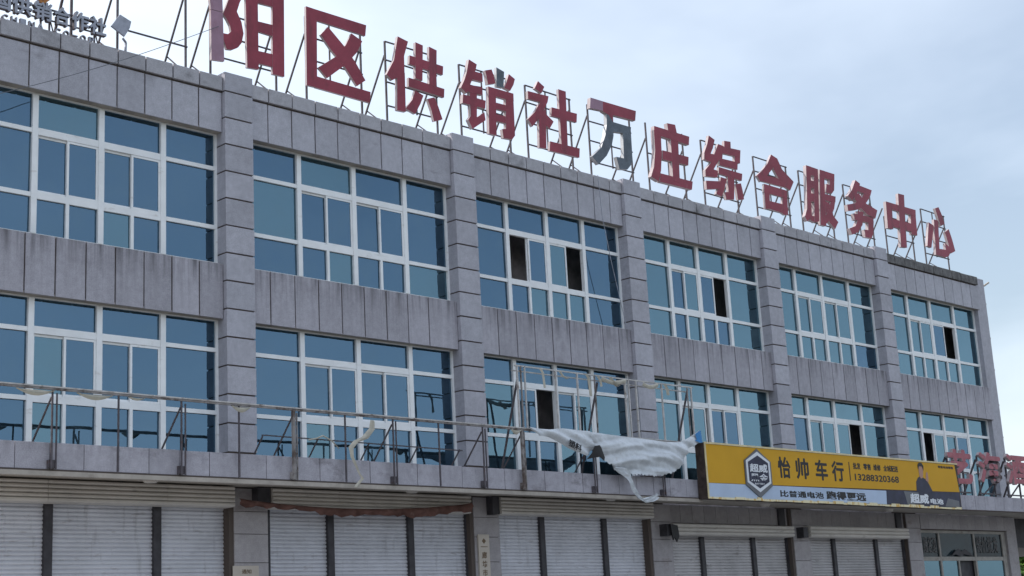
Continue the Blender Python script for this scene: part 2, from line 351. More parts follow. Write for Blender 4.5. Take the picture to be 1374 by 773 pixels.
def glass(name, tint, trans, rough=.015, wave=.0):
    m = bpy.data.materials.new(name); m.use_nodes = True
    N, Lk = m.node_tree.nodes, m.node_tree.links; N.clear()
    o = N.new('ShaderNodeOutputMaterial'); g = N.new('ShaderNodeBsdfGlossy'); g.inputs['Roughness'].default_value = rough
    g.inputs['Color'].default_value = (*tint, 1)
    d = N.new('ShaderNodeBsdfDiffuse'); d.inputs['Color'].default_value = (.035, .075, .105, 1)
    t = N.new('ShaderNodeBsdfTransparent'); t.inputs['Color'].default_value = (*trans, 1)
    lw = N.new('ShaderNodeFresnel'); lw.inputs['IOR'].default_value = 1.9
    r = N.new('ShaderNodeMapRange'); r.inputs[1].default_value = 0; r.inputs[2].default_value = .45; r.inputs[3].default_value = .38; r.inputs[4].default_value = .85
    Lk.new(lw.outputs[0], r.inputs[0])
    a = N.new('ShaderNodeMixShader'); a.inputs[0].default_value = .30; Lk.new(d.outputs[0], a.inputs[2]); Lk.new(t.outputs[0], a.inputs[1])
    b = N.new('ShaderNodeMixShader'); Lk.new(r.outputs[0], b.inputs[0]); Lk.new(a.outputs[0], b.inputs[1]); Lk.new(g.outputs[0], b.inputs[2])
    oi = N.new('ShaderNodeObjectInfo'); geo = N.new('ShaderNodeNewGeometry')
    mp = N.new('ShaderNodeMapping'); mp.inputs['Scale'].default_value = (.9, .9, .9); Lk.new(geo.outputs['Position'], mp.inputs[0])
    tx = N.new('ShaderNodeTexNoise'); tx.inputs['Scale'].default_value = 1.6; tx.inputs['Detail'].default_value = 2; Lk.new(mp.outputs[0], tx.inputs[0])
    bp = N.new('ShaderNodeBump'); bp.inputs['Strength'].default_value = .25; bp.inputs['Distance'].default_value = .01
    Lk.new(tx.outputs[0], bp.inputs['Height']); Lk.new(bp.outputs[0], g.inputs['Normal'])
    # dust film on the pane, different on each
    tx2 = N.new('ShaderNodeTexNoise'); tx2.inputs['Scale'].default_value = 2.6; tx2.inputs['Detail'].default_value = 6; Lk.new(geo.outputs['Position'], tx2.inputs[0])
    ad = N.new('ShaderNodeMath'); ad.operation = 'ADD'; Lk.new(tx2.outputs[0], ad.inputs[0]); 
    rr = N.new('ShaderNodeMapRange'); Lk.new(oi.outputs['Random'], rr.inputs[0]); rr.inputs[3].default_value = -.12; rr.inputs[4].default_value = .12
    Lk.new(rr.outputs[0], ad.inputs[1])
    r2 = N.new('ShaderNodeMapRange'); Lk.new(ad.outputs[0], r2.inputs[0]); r2.inputs[1].default_value = .45; r2.inputs[2].default_value = .8; r2.inputs[3].default_value = 0; r2.inputs[4].default_value = .13
    du = N.new('ShaderNodeBsdfDiffuse'); du.inputs['Color'].default_value = (.22, .33, .38, 1)
    c = N.new('ShaderNodeMixShader'); Lk.new(r2.outputs[0], c.inputs[0]); Lk.new(b.outputs[0], c.inputs[1]); Lk.new(du.outputs[0], c.inputs[2])
    Lk.new(c.outputs[0], o.inputs[0]); return m
M_glass = glass('coated_blue_glass', (.165, .272, .385), (.34, .46, .53))
M_glasst = glass('coated_teal_glass', (.215, .350, .43), (.38, .50, .53))
M_clear = glass('dusty_plain_glass', (.085, .09, .095), (.30, .31, .31), .10)
M_red = mat('red_letter_face', (.285, .040, .066), .5, .35, noise=[(1.2, .80, 1.18), (14, .92, 1.07)], extra=[((2.5, 2, .6), 0, 0, (.14, .035, .045), .56, .6), ((3, 2, 3), 0, 0, (.46, .20, .24), .66, .5)])
M_pale = mat('sun_bleached_letter_face', (.36, .22, .29), .6, .3, noise=[(1.3, .85, 1.12), (9, .94, 1.05)], extra=[((2, 2, 1), 0, 0, (.25, .10, .12), .58, .6)])
M_bare = mat('bare_sheet_metal_letter', (.115, .135, .16), .55, .4, metal=.35, noise=[(3, .7, 1.25), (25, .85, 1.15)], bump=.3)
M_side = mat('letter_side_sheet', (.50, .42, .43), .6, .3, noise=[(4, .85, 1.08)], extra=[((3, 3, 3), 0, 0, (.30, .12, .12), .60, .6)])
M_sided = mat('letter_side_bare', (.45, .46, .48), .45, .4, metal=.3, noise=[(4, .8, 1.1)])
M_iron = mat('painted_angle_iron', (.085, .075, .085), .65, .3, noise=[(8, .7, 1.4)], extra=[((7, 7, 7), 0, 0, (.11, .05, .03), .58, .6)])
M_rust = mat('rusty_white_steel', (.26, .24, .235), .7, .3, noise=[(6, .65, 1.25)], extra=[((4, 4, 4), 0, 0, (.07, .045, .035), .50, .85)])
M_lite = mat('flaking_white_steel', (.55, .53, .52), .7, .3, noise=[(6, .7, 1.1)], extra=[((5, 5, 5), 0, 0, (.12, .07, .05), .56, .8)])
M_shut = mat('shutter_slats', (.60, .60, .645), .5, .4, var=.05, noise=[(1.2, .88, 1.08)], extra=[((3, 3, 14), 0, 0, (.24, .21, .21), .60, .5), ((7, 3, 1.2), 0, 0, (.33, .32, .34), .58, .5)])
M_shutd = mat('dirty_shutter_slats', (.52, .50, .51), .6, .3, var=.06, noise=[(1.2, .8, 1.08)], extra=[((2.5, 2, 5), 0, 0, (.13, .10, .09), .60, .6)])
M_sbox = mat('shutter_box_metal', (.55, .51, .47), .55, .35, var=.04, noise=[(1.4, .85, 1.08)], extra=[((2, 2, 6), 0, 0, (.17, .14, .12), .6, .5)])
M_rail = mat('guide_rail_and_unlit_room', (.045, .042, .048), .6, .3, noise=[(5, .7, 1.4)])  # also colours the sheet painted dark in place of the shop's interior shade
M_yel = mat('yellow_sign_print', (.60, .325, .024), .6, .15, noise=[(.8, .93, 1.05)], extra=[((1.2, 1, 1.4), 0, 0, (.60, .33, .03), .60, .5)])
M_band = mat('pale_blue_print', (.42, .51, .66), .5, .3, noise=[(1.5, .9, 1.06)])
M_ink = mat('black_print', (.012, .011, .013), .5, .3)
M_white = mat('white_print', (.68, .70, .74), .5, .3)
M_navy = mat('navy_print', (.020, .022, .05), .5, .3, noise=[(4, .7, 1.4)])
M_grey = mat('grey_print', (.10, .105, .12), .45, .4, noise=[(2, .8, 1.25)])
M_skin = mat('printed_skin', (.40, .22, .16), .5, .3)
M_trim = mat('cream_sign_trim', (.66, .56, .33), .5, .3, noise=[(5, .8, 1.1)])
M_torn = mat('torn_sign_edge', (.72, .64, .42), .6, .3, extra=[((9, 4, 4), 0, 0, (.55, .30, .03), .5, .9)])
M_box = mat('sign_box_side', (.05, .035, .03), .7, .3, noise=[(9, .6, 1.6)])
M_tarp = mat('white_tarpaulin', (.64, .67, .71), .8, .2, noise=[(2.5, .82, 1.07), (30, .92, 1.06)], extra=[((1.2, 2, 16), 0, 0, (.34, .31, .29), .60, .6), ((6, 2, 6), 0, 0, (.40, .38, .37), .60, .5)], bump=.6)
M_blue = mat('blue_tarpaulin', (.05, .22, .50), .6, .3)
M_cream = mat('cream_cloth', (.50, .47, .40), .85, .2, noise=[(8, .8, 1.1)])
M_brown = mat('faded_red_cloth', (.15, .080, .068), .9, .15, noise=[(4, .6, 1.4)], extra=[((5, 3, 5), 0, 0, (.30, .22, .19), .60, .6)])
M_silver = mat('silver_letter', (.30, .31, .36), .4, .5, metal=.3, noise=[(8, .8, 1.15)])
M_ltred = mat('faded_red_letter', (.38, .12, .145), .6, .3, noise=[(5, .75, 1.15)], extra=[((6, 4, 6), 0, 0, (.42, .30, .30), .62, .7)])
M_plq = mat('cream_plaque', (.50, .44, .38), .6, .3, noise=[(4, .9, 1.06)])
M_gold = mat('brown_plaque_print', (.15, .10, .06), .6, .3)
M_orange = mat('ochre_emblem_border', (.42, .17, .04), .5, .3)
M_cloth = mat('white_curtain', (.62, .64, .66), .9, .1)
M_asph = mat('asphalt', (.055, .053, .052), .9, .2, noise=[(30, .8, 1.2), (.5, .85, 1.15)])
M_pave = mat('pavement_slabs', (.42, .41, .39), .85, .2, noise=[(12, .85, 1.1), (.7, .85, 1.1)])
M_earth = mat('distant_ground', (.12, .12, .08), .95, .1, noise=[(.05, .7, 1.3)])
M_roof = mat('roof_felt', (.12, .12, .125), .9, .1, noise=[(1, .8, 1.2)])
M_smudge = mat('faint_paint', (.16, .15, .15), .9, .1, noise=[(9, .4, 1.2)])
M_leafA = mat('leaf_green', (.085, .16, .035), .7, .15, noise=[(1.5, .6, 1.5)])
M_leafB = mat('leaf_dark_green', (.05, .10, .025), .7, .15, noise=[(1.5, .6, 1.5)])
M_bark = mat('bark', (.09, .065, .05), .9, .1, noise=[(9, .7, 1.3)])

# ---------------------------------------------------------------- the setting
g = B(); R_ = 900
g.face([(-R_, -R_, -.004), (R_, -R_, -.004), (R_, R_, -.004), (-R_, R_, -.004)]); g.build('ground', M_earth, kind='structure')
g = B(); g.face([(-60, -40, 0), (90, -40, 0), (90, -9.0, 0), (-60, -9.0, 0)]); g.build('road', M_asph, kind='structure')
g = B(); g.box(-60, 90, -9.0, 30, -.003, .12); g.build('pavement', M_pave, kind='structure')
g = B()
for i in range(25): g.face([(-58+6*i, -24.57, .004), (-55+6*i, -24.57, .004), (-55+6*i, -24.43, .004), (-58+6*i, -24.43, .004)])
g.build('road_marking', M_white, kind='structure')

# ---------------------------------------------------------------- the building
PX = [-6.15, 0., 6.132, 12.043, 17.968, 23.947]; WP = .66; XE = 31.05; XL = -6.15
bd = thing('office_building', 'three storey grey granite clad building with bands of blue glass windows', 'building', (12, 5, 0))
core = B()
core.box(XL, XE-.06, .36, .56, 12.0, 12.40)            # backing walls (mortar seen in the joints)
core.box(XL, 30.39, .03, .36, 11.66, 12.70)
core.box(XL, 30.39, .03, .36, 7.90, 8.90)
core.build('joint_backing', M_joint, bd)
wl = B()
wl.box(XL, XL+.2, .40, 11, 0.12, 12.7); wl.box(XE-.2, XE, .40, 11, .12, 12.6)
wl.box(XL+.2, XE-.2, 10.8, 11, .12, 12.4)
wl.build('wall', M_conc, bd)
rf = B(); rf.box(XL+.2, XE-.2, .56, 10.8, 12.0, 12.2); rf.build('roof', M_roof, bd)
fl = B()
for z in (8.30, 4.62): fl.box(XL+.2, XE-.2, .37, 10.8, z, z+.2)
fl.box(XL+.2, XE-.2, 1.3, 1.4, 4.82, 8.30); fl.box(XL+.2, XE-.2, 1.3, 1.4, 8.50, 12.0)  # back walls added close behind the windows to brighten the open sashes
fl.build('inner_floor', M_dark, bd)
# pillars of stacked blocks
pil = B()
for x in PX: pil.box(x+.02, x+WP-.02, -.075, .36, .12, 12.80)
pil.build('pillar_core', M_joint, bd)
rnd = random.Random(5)
for k, x in enumerate(PX):
    if k == 0: continue
    zt = 12.87
    zs = [12.455 - .553 * i for i in range(14)]
    for a in zs:
        j = rnd.uniform(-.003, .003)
        slab('pillar_block', x, x+WP, -.1+j, .35, a+.015, zt-.015, M_gran, bd)
        zt = a
        if a < 5.3: break
# coping, parapet panels, spandrel panels
bays = [(PX[i]+WP, PX[i+1] if i < 5 else 30.50) for i in range(6)]
bays[0] = (-5.49, 0.0)
first = [None, 1.10, 7.39, 13.318, 19.188, 25.173]
for i, (a, b) in enumerate(bays):
    seams = [a]
    if i == 0: xs = [-4.68, -4.09, -3.51, -2.92, -2.33, -1.74, -1.145, -.545]
    else:
        xs = []; x = first[i]
        while x < b - .25: xs.append(x); x += .598
    seams += xs + [b]
    for u, v in zip(seams, seams[1:]):
        g_ = .014
        j = lambda: rnd.uniform(-.004, .004)
        cm = M_copd if i == 5 else M_cop
        slab('coping_stone', u+g_, v-g_, -.035+j(), .40, 12.47, 12.765+(j() if i < 5 else -.02+2*j()), cm, bd)
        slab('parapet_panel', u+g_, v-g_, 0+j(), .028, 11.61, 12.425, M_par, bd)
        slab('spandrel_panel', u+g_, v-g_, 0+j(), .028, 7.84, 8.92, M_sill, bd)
# shadow rebate under the coping and plain soffits over windows
sf = B()
for a, b in bays:
    sf.box(a+.003, b-.003, .031, .30, 11.615, 11.655); sf.box(a+.003, b-.003, .031, .30, 7.845, 7.885); sf.box(a+.003, b-.003, .031, .27, 8.905, 8.93)
sf.build('window_soffit', M_conc, bd)
ec = B(); ec.box(30.40, XE+.004, .045, .42, 4.9, 12.74); ec.build('corner_pillar', M_gran, bd)
for i in range(14): pass
pipe = B(); pipe.path([(31.10, .12, 12.2), (31.16, .12, 11.4), (31.12, .12, 10.4)], .05); pipe.bar((31.05, .1, 12.5), (31.55, .1, 12.72), .05)
for z in (11.9, 10.7, 9.6, 8.4, 7.3): pipe.bar((31.04, .1, z), (31.14, .1, z), .05)
pipe.build('pipe_bracket', M_conc, bd)

# windows ----------------------------------------------------------
WX = [[-5.49, -3.85, -2.53, -1.215, .0], [.66, 2.0, 3.45, 4.88, 6.132], [6.792, 8.04, 9.40, 10.70, 12.043],
      [12.703, 14.04, 15.26, 16.53, 17.968], [18.628, 19.81, 21.18, 22.62, 23.947], [24.607, 26.03, 27.45, 28.96, 30.40]]
UP = (8.93, 9.70, 10.90, 11.655); LO = (5.02, 6.05, 7.26, 7.885)
# which sliding sash stands open: (bay, floor) -> {column: side left open}
OPEN = {(2, 1): {1: 'L', 2: 'R'}, (3, 1): {2: 'R'}, (5, 1): {2: 'R'}, (2, 0): {1: 'R'}, (3, 0): {1: 'r'}, (4, 0): {2: 'R'}, (5, 0): {1: 'L'}}
TEAL = {(0, 1, 0, 0), (4, 1), (5, 1), (5, 0), (4, 0)}
Yf = .20    # frame front
_pane = {}
def pane(x0, x1, z0, z1, y, m, parent):
    w, h = round(x1-x0, 3), round(z1-z0, 3); key = (w, h, m.name)
    if key not in _pane:
        b = B(); b.box(-w/2, w/2, 0, .006, -h/2, h/2); _pane[key] = b.mesh('pane', m)
    o = link(bpy.data.objects.new('pane', _pane[key]), parent, ((x0+x1)/2, y, (z0+z1)/2))
    o.rotation_euler = (math.radians(rnd.gauss(0, .22)), 0, math.radians(rnd.gauss(0, .16)))
    return o
def window(i, fl):
    xs = WX[i]; z0, z1, z2, z3 = UP if fl else LO
    win = B()
    W = win.box
    x0, x4 = xs[0], xs[4]
    t = .06
    W(x0, x4, Yf, Yf+.09, z3-t, z3); W(x0, x4, Yf, Yf+.09, z0, z0+t)
    W(x0, x0+.05, Yf+.001, Yf+.089, z0+t, z3-t); W(x4-.05, x4, Yf+.001, Yf+.089, z0+t, z3-t)
    for c in (1, 2, 3):
        W(xs[c]-.055, xs[c]+.055, Yf-.012, Yf+.088, z0+t, z3-t)
    for c in range(4):
        l = xs[c] + (.05 if c == 0 else .055); r = xs[c+1] - (.05 if c == 3 else .055)
        h = .04 if c in (0, 3) else .065
        for z in (z1, z2): W(l, r, Yf+.003, Yf+.086, z-h, z+h)
        if c in (1, 2): W((l+r)/2-.032, (l+r)/2+.032, Yf+.002, Yf+.085, z0+t, z1-h)
    wo = win.build('window', M_pvc, bd, loc=((x0+x4)/2, Yf, z0))
    teal = i >= 3
    def gm():
        return M_glasst if rnd.random() < (.92 if i >= 4 else .7 if i == 3 else .35 if i == 2 else .10) else M_glass
    yg = Yf + .05
    for c in range(4):
        l = xs[c] + (.05 if c == 0 else .055); r = xs[c+1] - (.05 if c == 3 else .055)
        h = .04 if c in (0, 3) else .065
        pane(l-.01, r+.01, z2+h-.01, z3-t+.01, yg, gm(), wo)
        if c in (0, 3):
            pane(l-.01, r+.01, z1+h-.01, z2-h+.01, yg, gm(), wo); pane(l-.01, r+.01, z0+t-.01, z1-h+.01, yg, gm(), wo)
        else:
            m_ = (l+r)/2
            pane(l-.01, m_-.022, z0+t-.01, z1-h+.01, yg, gm(), wo); pane(m_+.022, r+.01, z0+t-.01, z1-h+.01, yg, gm(), wo)
            op = OPEN.get((i, fl), {}).get(c)
            wS = (r-l)/2 + .02
            spans = {'L': [(m_+.05-.03, r, 0), (m_-.02, r-.05, 1)], 'R': [(l, m_-.02+.03, 0), (l+.04, m_+.02, 1)], 'r': [(l, m_+.02, 1), (m_-.12, r-.13, 0)],
                     None: [(l, m_+.02, 1), (m_-.02, r, 0)]}[op]
            for (a, b, back) in spans:
                ys = Yf + .012 + .038*back
                s = B(); e = .042; za, zb = z1+h+.004, z2-h-.004
                s.box(a, b, ys, ys+.03, zb-e, zb); s.box(a, b, ys, ys+.03, za, za+e)
                s.box(a, a+e, ys+.001, ys+.029, za+e, zb-e); s.box(b-e, b, ys+.001, ys+.029, za+e, zb-e)
                so = s.build('sash_frame', M_pvc, wo, loc=((a+b)/2, ys, za))
                pane(a+e-.008, b-e+.008, za+e-.008, zb-e+.008, ys+.014, gm(), wo)
    return wo
wins = {}
for i in range(6):
    for f in (0, 1): wins[(i, f)] = window(i, f)
# curtains seen through some panes
cb = B()
for (xa, xb, z0, z1) in ((2.47, 2.58, 6.15, 7.15), (3.08, 3.18, 6.15, 7.15), (19.95, 20.1, 5.9, 7.2), (20.25, 20.35, 5.9, 7.2), (20.6, 20.75, 5.9, 7.2), (20.95, 21.05, 5.9, 7.2), (8.75, 8.9, 6.1, 7.2), (-5.3, -4.9, 5.1, 7.8), (-2.45, -2.2, 6.1, 7.2), (-1.5, -1.3, 6.1, 7.2), (.75, 1.05, 9.0, 11.6), (5.7, 6.0, 9.0, 11.6), (-1.1, -.8, 9.0, 11.6), (13.2, 13.5, 5.1, 7.8), (15.3, 15.5, 9.8, 10.8), (25.1, 25.6, 9.0, 11.6), (19.0, 19.3, 9.0, 11.6), (23.0, 23.4, 5.1, 7.8), (29.1, 29.6, 5.1, 7.8), (3.5, 3.75, 9.8, 10.8)):
    n = 6; r0 = []; r1 = []
    for j in range(n+1):
        x = xa + (xb-xa)*j/n; y = .36 + .012*math.sin(j*2.2); r0.append((x, y, z1)); r1.append((x, y, z0))
    cb.sheet([r0, r1])
cb.build('curtain', M_cloth, bd)

# canopy ------------------------------------------------------------
YC = -1.5
cs = B()
cs.box(-7, 40, YC+.03, -.12, 4.62, 4.98)
cs.box(XE+.05, 40, -.12, 7.0, 4.62, 4.9)
can = cs.build('canopy', M_conc, bd, loc=(12, -1.4, 4.6))
lp = B(); lp.box(-7, 12.4, YC-.03, YC+.10, 4.50, 4.575); lp.box(-7, 40, YC-.015, YC+.06, 4.575, 4.60, 1); lp.build('drip_edge', [M_conc, M_joint], can)
x = -6.74; n = 0
while x < 39.5:
    x1 = x + .6
    if not (12.9 < x < 23.7):
        slab('fascia_panel', x+.006, x1-.006, YC+rnd.uniform(-.004, .004), YC+.028, 4.605, 5.03+rnd.uniform(-.004, .004), M_fas, can)
    x = x1
fb = B(); fb.box(12.9, 24.0, YC+.002, YC+.029, 4.605, 5.03); fb.build('fascia_back_strip', M_fas, can)
for xx in (-2.05, 3.95, 10.0, 16.0, 22.0):
    l_ = B(); k = 10
    top = [(xx + .17*math.cos(2*math.pi*i/k), -.75 + .12*math.sin(2*math.pi*i/k), 4.62) for i in range(k)]
    bot = [(xx + .12*math.cos(2*math.pi*i/k), -.75 + .08*math.sin(2*math.pi*i/k), 4.55) for i in range(k)]
    for i in range(k): l_.face([top[i], bot[i], bot[(i+1)%k], top[(i+1)%k]])
    l_.face(bot[::-1]); l_.build('ceiling_lamp', M_sbox, can)

# ground floor --------------------------------------------------------
for x in [XL] + PX[1:5] + [23.86]:
    gw = B(); gw.box(x+.14, x+.86, -.06, .34, .12, 4.60); gw.build('column_core', M_joint, bd)

for x in [PX[1], PX[2], PX[3], PX[4], 23.86]:
    for za, zb in ((4.17, 4.60), (3.75, 4.17), (3.22, 3.75), (2.69, 3.22), (2.16, 2.69), (1.63, 2.16), (1.1, 1.63), (.57, 1.1), (.14, .57)):
        slab('column_tile', x+.12, x+.88, -.10, .35, za+.005, zb-.005, M_grnd, bd)
ce = B(); ce.box(30.42, 31.06, .04, .50, .12, 4.61); ce.build('corner_column', M_grnd, bd)
# lintel band of tiles over the right hand shops
lb = B(); lb.box(12.9, 30.42, .03, .36, 4.15, 4.61); lb.build('lintel_backing', M_joint, bd)
x = 12.95
while x < 30.3:
    if not any(p+.12 < x+.24 < p+.88 for p in (17.968, 23.86)): slab('lintel_tile', x+.004, min(x+.48, 30.41)-.004, 0, .028, 4.17, 4.605, M_grnd, bd)
    x += .48
# roller shutters
def shutter(x0, x1, rails, boxz, mslat, nseg, segs, ribs):
    curtain = B(); zt = boxz[0] + .04; z = zt; p = .075; y = .10
    ws = [x0] + [r for r in rails] + [x1]
    spans = list(zip(ws[::1], ws[1:]))
    while z > .13:
        c1, c2, c3 = z, z - p*.25, z - p*.8
        for a, b in spans:
            a += .05; b -= .05
            curtain.face([(a, y+.010, c2), (b, y+.010, c2), (b, y+.034, c1), (a, y+.034, c1)])
            curtain.face([(a, y, c3+p*.28), (b, y, c3+p*.28), (b, y+.010, c2), (a, y+.010, c2)])
            curtain.face([(a, y+.006, c3), (b, y+.006, c3), (b, y, c3+p*.28), (a, y, c3+p*.28)])
            curtain.face([(a, y+.034, z-p), (b, y+.034, z-p), (b, y+.006, c3), (a, y+.006, c3)])
        z -= p
    so = curtain.build('roller_shutter', mslat, bd, loc=((x0+x1)/2, y, .13)); so['kind'] = 'stuff' if False else so.get('kind', '') or ''
    del so['kind']
    for r in ws:
        rr = B(); rr.box(r-.075, r+.075, .035, .14, .13, zt+.01); ro = rr.build('guide_rail', M_rail, so)
    bx = B(); zb, za = boxz
    prof = [(-.02, za), (-.30, za)]
    hgt = (za - zb) / ribs
    for i in range(ribs):
        zz = za - i*hgt
        last = i == ribs-1
        if not last: prof += [(-.345, zz-hgt*.25), (-.35, zz-hgt*.55), (-.34, zz-hgt*.85), (-.305, zz-hgt*.93), (-.305, zz-hgt)]
        else: prof += [(-.35, zz-hgt*.2), (-.35, zz-hgt*.6), (-.32, zz-hgt*.9), (-.27, zz-hgt)]
    prof += [(-.02, zb)]
    for a, b in zip(segs, segs[1:]):
        bx = B(); k = len(prof)
        for i in range(k):
            j = (i+1) % k
            bx.face([(a+.004, prof[i][0], prof[i][1]), (a+.004, prof[j][0], prof[j][1]), (b-.004, prof[j][0], prof[j][1]), (b-.004, prof[i][0], prof[i][1])])
        bx.face([(a+.004, *q) for q in prof][::-1]); bx.face([(b-.004, *q) for q in prof])
        bx.build('shutter_box', M_sbox, so)
    return so
shutter(-5.35, .10, [-3.53, -1.42], (4.22, 4.60), M_shut, 3, [-5.6, -3.75, -1.45, -.02], 5)
shutter(.95, 6.22, [2.49, 4.58], (4.22, 4.60), M_shut, 3, [.83, 2.42, 4.45, 5.97], 5)
shutter(7.02, 12.14, [8.50, 10.62], (4.22, 4.60), M_shut, 3, [6.86, 8.35, 10.35, 12.0], 5)
shutter(12.80, 18.02, [14.29, 16.45], (3.83, 4.12), M_shutd, 3, [12.72, 17.80], 3)
shutter(18.75, 23.97, [20.22, 22.42], (3.83, 4.14), M_shutd, 3, [18.56, 23.65], 3)
for xx in (12.62, 18.40): q = B(); q.box(xx-.16, xx+.05, -.33, .0, 3.82, 4.10); q.build('shutter_motor', M_rail, bd)
q = B(); q.box(.40+.12, .80, -.30, .0, 4.28, 4.6); q.build('shutter_motor', M_rail, bd); q = B(); q.box(6.64, 6.84, -.30, -.11, 4.22, 4.6); q.build('shutter_motor', M_rail, bd)
for xx in (17.55, 23.5): q = B(); q.box(xx, xx+.28, -.06, -.003, 4.16, 4.6); q.build('dark_duct', M_rail, bd)
# shop window in the last bay
sw = B(); X0, X1 = 24.75, 30.42
sw.box(X0, X1, .12, .20, 4.06, 4.17); 
for xx in (X0+.04, 26.15, 28.33, 30.20): sw.box(xx-.045, xx+.045, .11, .20, .13, 4.06)
for a, b in ((X0+.085, 26.105), (26.195, 28.285), (28.375, 30.155)):
    sw.box(a, b, .115, .195, 3.22, 3.34); sw.box(a, b, .115, .195, .13, .3)
sw.box(27.2, 27.27, .112, .19, .3, 3.22); sw.box(30.245, X1, .12, .20, .13, 4.06)
so = sw.build('shop_window', M_pvcg, bd, loc=(27.5, .12, .13))
for a, b in ((X0+.08, 26.11), (26.19, 28.29), (28.37, 30.16)): pane(a, b, 3.33, 4.07, .15, M_clear, so)
pane(X0+.08, 26.11, .29, 3.23, .15, M_glasst, so); pane(26.19, 27.21, .29, 3.23, .15, M_glasst, so); pane(28.37, 30.16, .29, 3.23, .15, M_glasst, so)
hb = B(); hb.box(24.75, 30.42, .25, .27, .13, 4.15); hb.box(12.9, 24.0, .25, .27, .13, 4.15); hb.box(-6, 12.9, .25, .27, .13, 4.6); hb.build('unlit_room_sheet', M_rail, bd)  # near-black sheet close behind the glass stands in for the unlit shop interior
text_mesh('名烟名酒', 24.95, 26.0, 3.45, 3.95, .130, M_smudge, .003, .005, 'faint_lettering', so)
text_mesh('特价批发', 28.5, 29.9, 3.45, 3.98, .130, M_smudge, .003, .005, 'faint_lettering', so)
sc = B(); sc.prism([(26.7, 3.36), (27.0, 3.52), (27.2, 3.57), (27.35, 3.50), (27.6, 3.56), (27.9, 3.46), (28.1, 3.35), (27.9, 3.37), (27.5, 3.42), (27.3, 3.34), (27.0, 3.41)], .06, .10, 0, 0)
tag(sc.build('torn_sheet', M_rail, None, loc=(27.4, .08, 3.4)), 'small torn black sheet caught on the shop window frame at lower right', 'torn sheet')

# ---------------------------------------------------------------- rooftop letters
NAMES = {'yang': ('阳', 'leftmost large red rooftop letter with a bleached pink upright, cut off at the top'),
 'qu': ('区', 'large red rooftop letter shaped like an open box round a cross'),
 'gong': ('供', 'large red rooftop letter with two short legs, over the second pillar from the left'),
 'xiao': ('销', 'large red rooftop letter with one bare dark metal dot among its top strokes'),
 'she': ('社', 'large red rooftop letter directly left of the half bare metal one'),
 'wan': ('万', 'large rooftop letter with a red top bar and bare grey metal hooked legs'),
 'zhuang': ('庄', 'large red rooftop letter directly right of the half bare metal one'),
 'zong': ('综', 'large red rooftop letter of crowded strokes between the 庄 and the roof shaped 合'),
 'he': ('合', 'large red rooftop letter like a pointed roof over a box'),
 'fu': ('服', 'large red rooftop letter of two tall ladders side by side'),
 'wu': ('务', 'large red rooftop letter with crossing diagonals, directly left of the 中'),
 'zhong': ('中', 'large red rooftop letter like a box pierced by one upright'),
 'xin': ('心', 'rightmost and most broken up large red rooftop letter of four loose strokes')}
TH = dict(yang=.05, qu=.045, gong=.06, xiao=.08, she=.06, wan=.09, zhuang=.10, zong=.07, he=.055, fu=.09, wu=.10, zhong=.08, xin=.07)
def frame(par, xa, xb, zt, rails, seed, mids=1, zb=12.76):
    r = random.Random(seed); Y = .22
    posts = [xa, xb] + ([(xa+xb)/2 + r.uniform(-.15, .15)] if mids else [])
    for i, x in enumerate(posts):
        b = B(); lo = zb if i < 2 else rails[0]
        b.bar((x, Y, lo-.02), (x, Y, zt), .036 if i < 2 else .028)
        if i < 2: b.box(x-.06, x+.06, Y-.06, Y+.08, zb-.005, zb+.025)
        b.build('post', M_iron, par)
    for z in rails:
        b = B(); dz = r.uniform(-.02, .02); b.bar((xa-.02, Y-.03, z), (xb+.02, Y-.03, z+dz), .028); b.build('rail', M_iron, par)
    for x in (xa, xb):
        y1, z1 = 1.62, 12.2; y0, z0 = Y+.02, 14.4 + r.uniform(-.12, .08)
        b = B(); b.bar((x, y0, z0), (x+.02, y1, z1), .032); b.build('brace', M_iron, par)
        f = .50; b = B(); b.bar((x+.03, y0+(y1-y0)*f, z0+(z1-z0)*f), (x+.05, .27, 12.76), .024); b.build('strut', M_iron, par)
for k, (nm, strokes) in enumerate(LETTERS):
    ch, lab = NAMES[nm]
    xs = [p[0] for _, s in strokes for p in s]; xa, xb = min(xs), max(xs)
    t = thing('rooftop_letter', lab + ', ' + ch, 'sign letter', ((xa+xb)/2, .22, 12.76), 'large letters standing along the roof edge')
    rt = random.Random(k)
    for j, (c, poly) in enumerate(strokes):
        fm = {'r': M_red, 'p': M_pale, 'm': M_bare}[c]; sm = M_sided if c == 'm' else M_side
        y0 = .05 + .0025*j
        b = B(); b.prism(poly, y0, .05+TH[nm] + .0012*j + .018, 0, 1)
        b.build('stroke', [fm, sm], t)
    rl = [13.22, 13.78, 14.30, 14.74]
    if nm in ('zhong',): rl = [13.45, 14.1]
    if nm in ('zhuang',): rl = [13.30, 13.9]
    if nm == 'yang': rl = [13.27, 13.75, 14.25, 14.8]
    xr = xb - .12 if nm not in ('xin',) else xb-.25
    frame(t, xa+.12, xr, 14.76 if nm not in ('zhong',) else 14.1, rl, k)
t = thing('bare_letter_frame', 'bare steel frame with no letter on it, left of the first large red letter', 'sign frame', (-1.45, .22, 12.76))
frame(t, -2.21, -.70, 15.0, [13.30, 14.75], 41, mids=0)
b = B(); b.bar((-2.05, .2, 12.78), (-2.04, .2, 13.05), .05, 6); b.bar((-2.04, .2, 13.05), (-2.11, .2, 13.12), .05, 6); b.build('bent_pipe', M_silver, t)
t = thing('bare_letter_frame', 'bare steel uprights with no letter behind the small silver lettering', 'sign frame', (-3.0, .5, 12.76))
b = B(); b.bar((-3.02, .5, 12.74), (-3.02, .5, 15), .042); b.build('post', M_iron, t)
